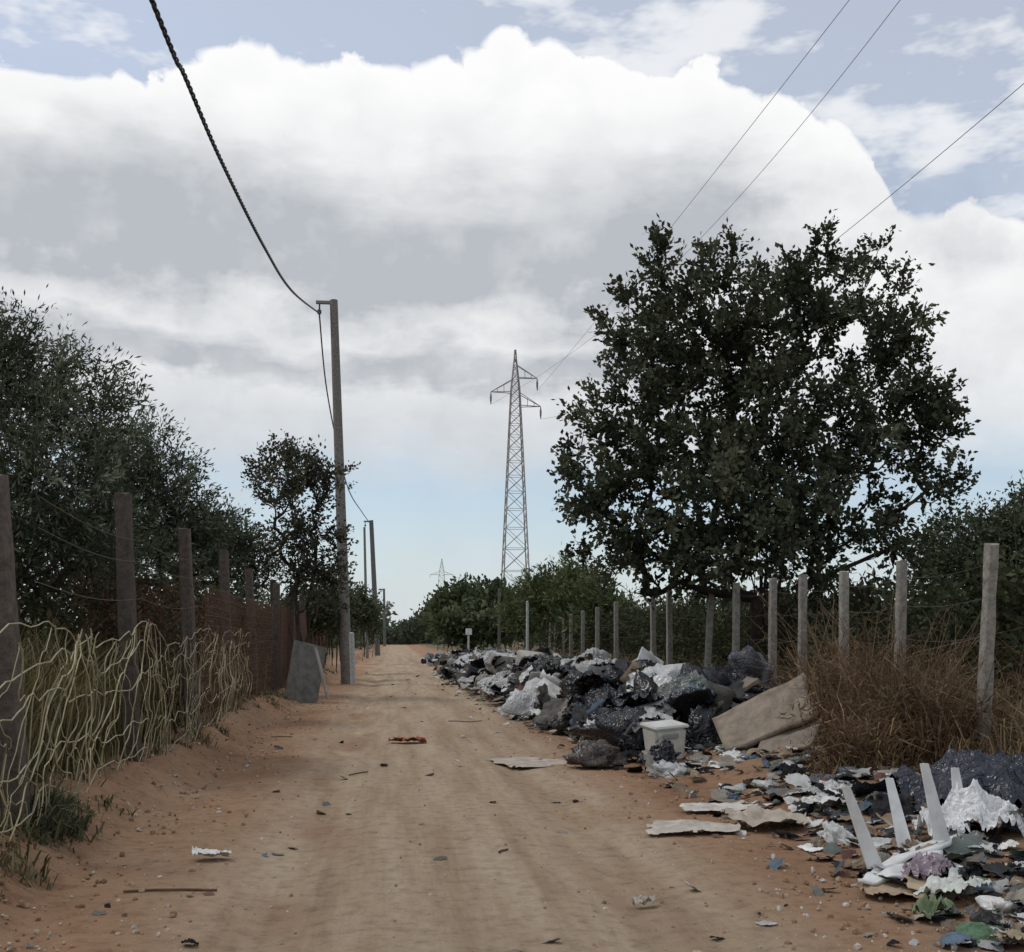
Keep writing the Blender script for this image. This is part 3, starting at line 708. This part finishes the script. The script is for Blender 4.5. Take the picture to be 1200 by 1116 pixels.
V,F=box(.36,.32,.36,.03);V[:,:2]*=(1+.15*(V[:,2:3]/.17)*.5);A.add(xf(V,(p.x,p.y,z0+.19),(.08,-.06,.25)),F,0,(.62,.62,.55));A.build("body",[M_plast],False,e)
A=Acc();V,F=box(.42,.38,.035,.012);A.add(xf(V,(p.x,p.y,z0+.385),(.08,-.06,.25)),F,0,(.68,.68,.63))
V,F=box(.2,.02,.05,.008);A.add(xf(V,(p.x+.02,p.y-.2,z0+.28),(.08,-.06,.25)),F,0,(.3,.3,.3));A.build("rim_and_handle",[M_plast],False,e)
def slab(name,px,py,Yd,dim,rot,col,mat=M_paper,bev=.03):
    w=W(px,py,Yd);A=Acc();V,F=box(*dim,bev,.02,Yd);A.add(xf(V,tuple(w),rot),F,0,col);A.build(name,[mat],False)
slab("discarded_cushion",633,777,24,(.95,.6,.35),(.25,.1,.15),(.45,.43,.38))
slab("discarded_cabinet",742,795,17,(.55,.4,.42),(.1,.3,.4),(.06,.06,.06))
slab("white_door_panel",760,782,16.6,(.42,.03,.5),(-.5,.6,.2),(.6,.6,.58),M_plast,.005)
slab("wooden_board",855,815,13.6,(.9,.2,.04),(0,-.45,.4),(.24,.20,.16),M_paper,.004)
slab("polystyrene_box",690,792,19,(.5,.4,.35),(.1,.1,.7),(.5,.5,.48))
slab("cardboard_box",590,778,28,(.7,.5,.45),(.2,.1,.4),(.45,.43,.40))
slab("polystyrene_box",655,838,17.5,(.45,.3,.22),(.3,.2,.9),(.62,.62,.6))
# overturned plastic chair
e=empty("plastic_chair")
def leg(A,a,b,wa,wb):
    a=np.array(a);b=np.array(b);V=[]
    for k in range(7):
        f=k/6;c_=a*(1-f)+b*f;w_=(wa*(1-f)+wb*f)/2
        V+= [c_+[-w_,-.006,0],c_+[w_,-.006,0],c_+[w_,.006,0],c_+[w_-.012,.006,0],c_+[w_-.012,w_*1.3,0],c_+[w_-.022,w_*1.3,0],c_+[w_-.022,.006,0],c_+[-w_,.006,0]]
    F=[(k*8+j,k*8+(j+1)%8,(k+1)*8+(j+1)%8,(k+1)*8+j) for k in range(6) for j in range(8)]+[(48,49,50,51,),(48,51,54,55)]
    A.add(V,F,0,(.72,.72,.70))
A=Acc()
sb=[W(1026,1018,6.35),W(1062,998,6.85),W(1104,985,6.5),W(1128,970,6.95)];st=[W(991,922,6.3),W(1042,912,6.95),W(1083,895,6.5),W(1119,900,7.0)]
for a,b in zip(sb,st): leg(A,a,b,.10,.05)
A.build("legs",[M_plast],False,e)
quad=quadpanel("seat",(sb[0]+Vector((-.03,-.03,0)),sb[2]+Vector((.03,-.03,0)),sb[3]+Vector((.03,.03,0)),sb[1]+Vector((-.03,.03,0))),(.7,.7,.68),.025,M_plast,.02);quad.parent=e
d01=(sb[0]-sb[1]).normalized();bk=quadpanel("backrest",(sb[0]+d01*.02+Vector((-.02,0,-.02)),sb[2]+d01*.02+Vector((.02,0,-.06)),sb[2]+d01*.34+Vector((.0,0,-.16)),sb[0]+d01*.34+Vector((-.0,0,-.02))),(.7,.7,.68),.02,M_plast,.05);bk.parent=e
A=Acc()
for px,py,l,a in ((200,1046,.5,.1),(330,866,.3,.4),(740,850,.35,-.3),(590,1000,.12,1),(420,905,.2,.2),(545,845,.6,.3)):
    g=G(px,py);pts=[(g.x+math.cos(a)*l*(q-.5),g.y+math.sin(a)*l*(q-.5)+.02*math.sin(q*5),H(g.x+math.cos(a)*l*(q-.5),g.y)+.018) for q in (0,.3,.6,1)]
    V,F=tube(pts,.007,5);A.add(V,F,0,(.14,.09,.06))
A.build("fallen_twigs",[M_bark],True)
# ------------------------------------------------ world
world=bpy.data.worlds.new("World");sc.world=world;world.use_nodes=True;nt=world.node_tree;nt.nodes.clear()
SEL,SAZ=math.radians(58),math.radians(-75)
sun_dir=Vector((math.sin(SAZ)*math.cos(SEL),math.cos(SAZ)*math.cos(SEL),math.sin(SEL)))
tc=nt.nodes.new("ShaderNodeTexCoord");vec=tc.outputs["Generated"]
sky=nt.nodes.new("ShaderNodeTexSky");sky.sky_type='NISHITA';sky.sun_disc=False;sky.sun_elevation=SEL;sky.sun_rotation=SAZ;sky.dust_density=.6;sky.air_density=1.0
sx=nt.nodes.new("ShaderNodeSeparateXYZ");nt.links.new(vec,sx.inputs[0])
az=mth(nt,'MULTIPLY',mth(nt,'ARCTAN2',sx.outputs[0],sx.outputs[1]),57.2958)
el=mth(nt,'MULTIPLY',mth(nt,'ARCSINE',sx.outputs[2]),57.2958)
def azel(px,py):
    d=ray(px,py).normalized();return math.degrees(math.atan2(d.x,d.y)),math.degrees(math.asin(d.z))
nA=nz(nt,vec,11,6,.58)                   # puffs
nB=nz(nt,vec,5,5,.6,(1,1,2.6))           # wide, flat structures
nAm=mth(nt,'SUBTRACT',nA,.5);nBm=mth(nt,'SUBTRACT',nB,.5)
v=nt.nodes.new("ShaderNodeTexVoronoi");v.feature='F1';v.inputs["Scale"].default_value=15;v.inputs["Detail"].default_value=1.5;v.inputs["Roughness"].default_value=.5
wv=nt.nodes.new("ShaderNodeVectorMath");wv.operation='MULTIPLY_ADD'
nt.links.new(nA,wv.inputs[0]);wv.inputs[1].default_value=(.10,.10,.10);nt.links.new(vec,wv.inputs[2]);nt.links.new(wv.outputs[0],v.inputs["Vector"])
puff=mth(nt,'SUBTRACT',.42,v.outputs["Distance"])
edge_px=[(-300,50),(0,42),(100,40),(190,48),(235,18),(290,12),(330,35),(370,16),(420,14),(480,38),(560,40),(590,10),(640,-2),(690,20),(730,50),(790,60),(830,40),(880,65),(930,85),(980,115),(1015,140),(1040,195),(1055,225),(1090,215),(1140,205),(1200,235),(1400,260)]
st_=[]
for px,py in edge_px:
    a,e_=azel(px,py-4);st_.append(((a+60)/120,(e_/40,)*3))
azw=mth(nt,'ADD',az,mth(nt,'MULTIPLY',nAm,2.5))
top=mth(nt,'MULTIPLY',ramp(nt,mth(nt,'DIVIDE',mth(nt,'ADD',azw,60),120),st_),40)
cumd=mth(nt,'ADD',mth(nt,'SUBTRACT',top,el),mth(nt,'ADD',mth(nt,'MULTIPLY',puff,2.2),mth(nt,'MULTIPLY',nAm,4.0)))
cmask=sstep(nt,cumd,-.15,.75)
elw=mth(nt,'ADD',mth(nt,'ADD',el,mth(nt,'MULTIPLY',nBm,9)),mth(nt,'MULTIPLY',nAm,3))
low=sstep(nt,elw,5.0,10.5)
cmask=mth(nt,'MULTIPLY',cmask,low)
wisp=mth(nt,'MULTIPLY',sstep(nt,nB,.42,.62),.8)
haze=mth(nt,'MULTIPLY',sstep(nt,el,13,0),.75)
hi=mth(nt,'MULTIPLY',sstep(nt,nB,.42,.6),sstep(nt,el,33,45))
mask=mth(nt,'MAXIMUM',mth(nt,'MAXIMUM',cmask,hi),mth(nt,'MAXIMUM',mth(nt,'MAXIMUM',wisp,haze),.38))
def ey(y): return azel(460,y)[1]/40
gs=[(740,0),(600,.0),(545,.25),(500,.4),(470,.3),(445,.8),(415,.85),(385,.32),(360,.5),(325,.95),(260,.85),(215,.55),(170,.15),(110,.0),(40,0)]
gramp=ramp(nt,mth(nt,'DIVIDE',elw,40),[(ey(y),(g_,)*3) for y,g_ in gs][::1])
gside=sstep(nt,mth(nt,'ADD',az,mth(nt,'MULTIPLY',nBm,22)),24,12)
gsd=mth(nt,'ADD',mth(nt,'MULTIPLY',gside,.75),.25)
g=mth(nt,'MULTIPLY',gramp,gsd)
g=mth(nt,'ADD',g,mth(nt,'MULTIPLY',mth(nt,'MULTIPLY',nAm,1.5),mth(nt,'ADD',gramp,.14)))
g=mth(nt,'ADD',g,mth(nt,'MULTIPLY',mth(nt,'SUBTRACT',v.outputs["Distance"],.3),mth(nt,'MULTIPLY',sstep(nt,cumd,.3,3),.20)),clamp=True)
hiC=(.99,.99,.99);gC=(.49,.52,.56)
lowC=mixc(nt,sstep(nt,el,15,5),hiC,(.64,.715,.775))
cc=mixc(nt,g,lowC,gC)
bgS=nt.nodes.new("ShaderNodeBackground");bgS.inputs[1].default_value=.13
nt.links.new(sky.outputs[0],bgS.inputs[0])
bgC=nt.nodes.new("ShaderNodeBackground");nt.links.new(cc,bgC.inputs[0]);bgC.inputs[1].default_value=1.0
mx=nt.nodes.new("ShaderNodeMixShader");nt.links.new(mask,mx.inputs[0]);nt.links.new(bgS.outputs[0],mx.inputs[1]);nt.links.new(bgC.outputs[0],mx.inputs[2])
wo=nt.nodes.new("ShaderNodeOutputWorld");nt.links.new(mx.outputs[0],wo.inputs[0])
world.cycles.sampling_method='MANUAL';world.cycles.sample_map_resolution=512
sd=bpy.data.lights.new("sun",'SUN');sd.energy=1.1;sd.angle=math.radians(12);sd.color=(1,.96,.9)
so=bpy.data.objects.new("sun",sd);sc.collection.objects.link(so);so.rotation_euler=(-sun_dir).to_track_quat('-Z','Y').to_euler()
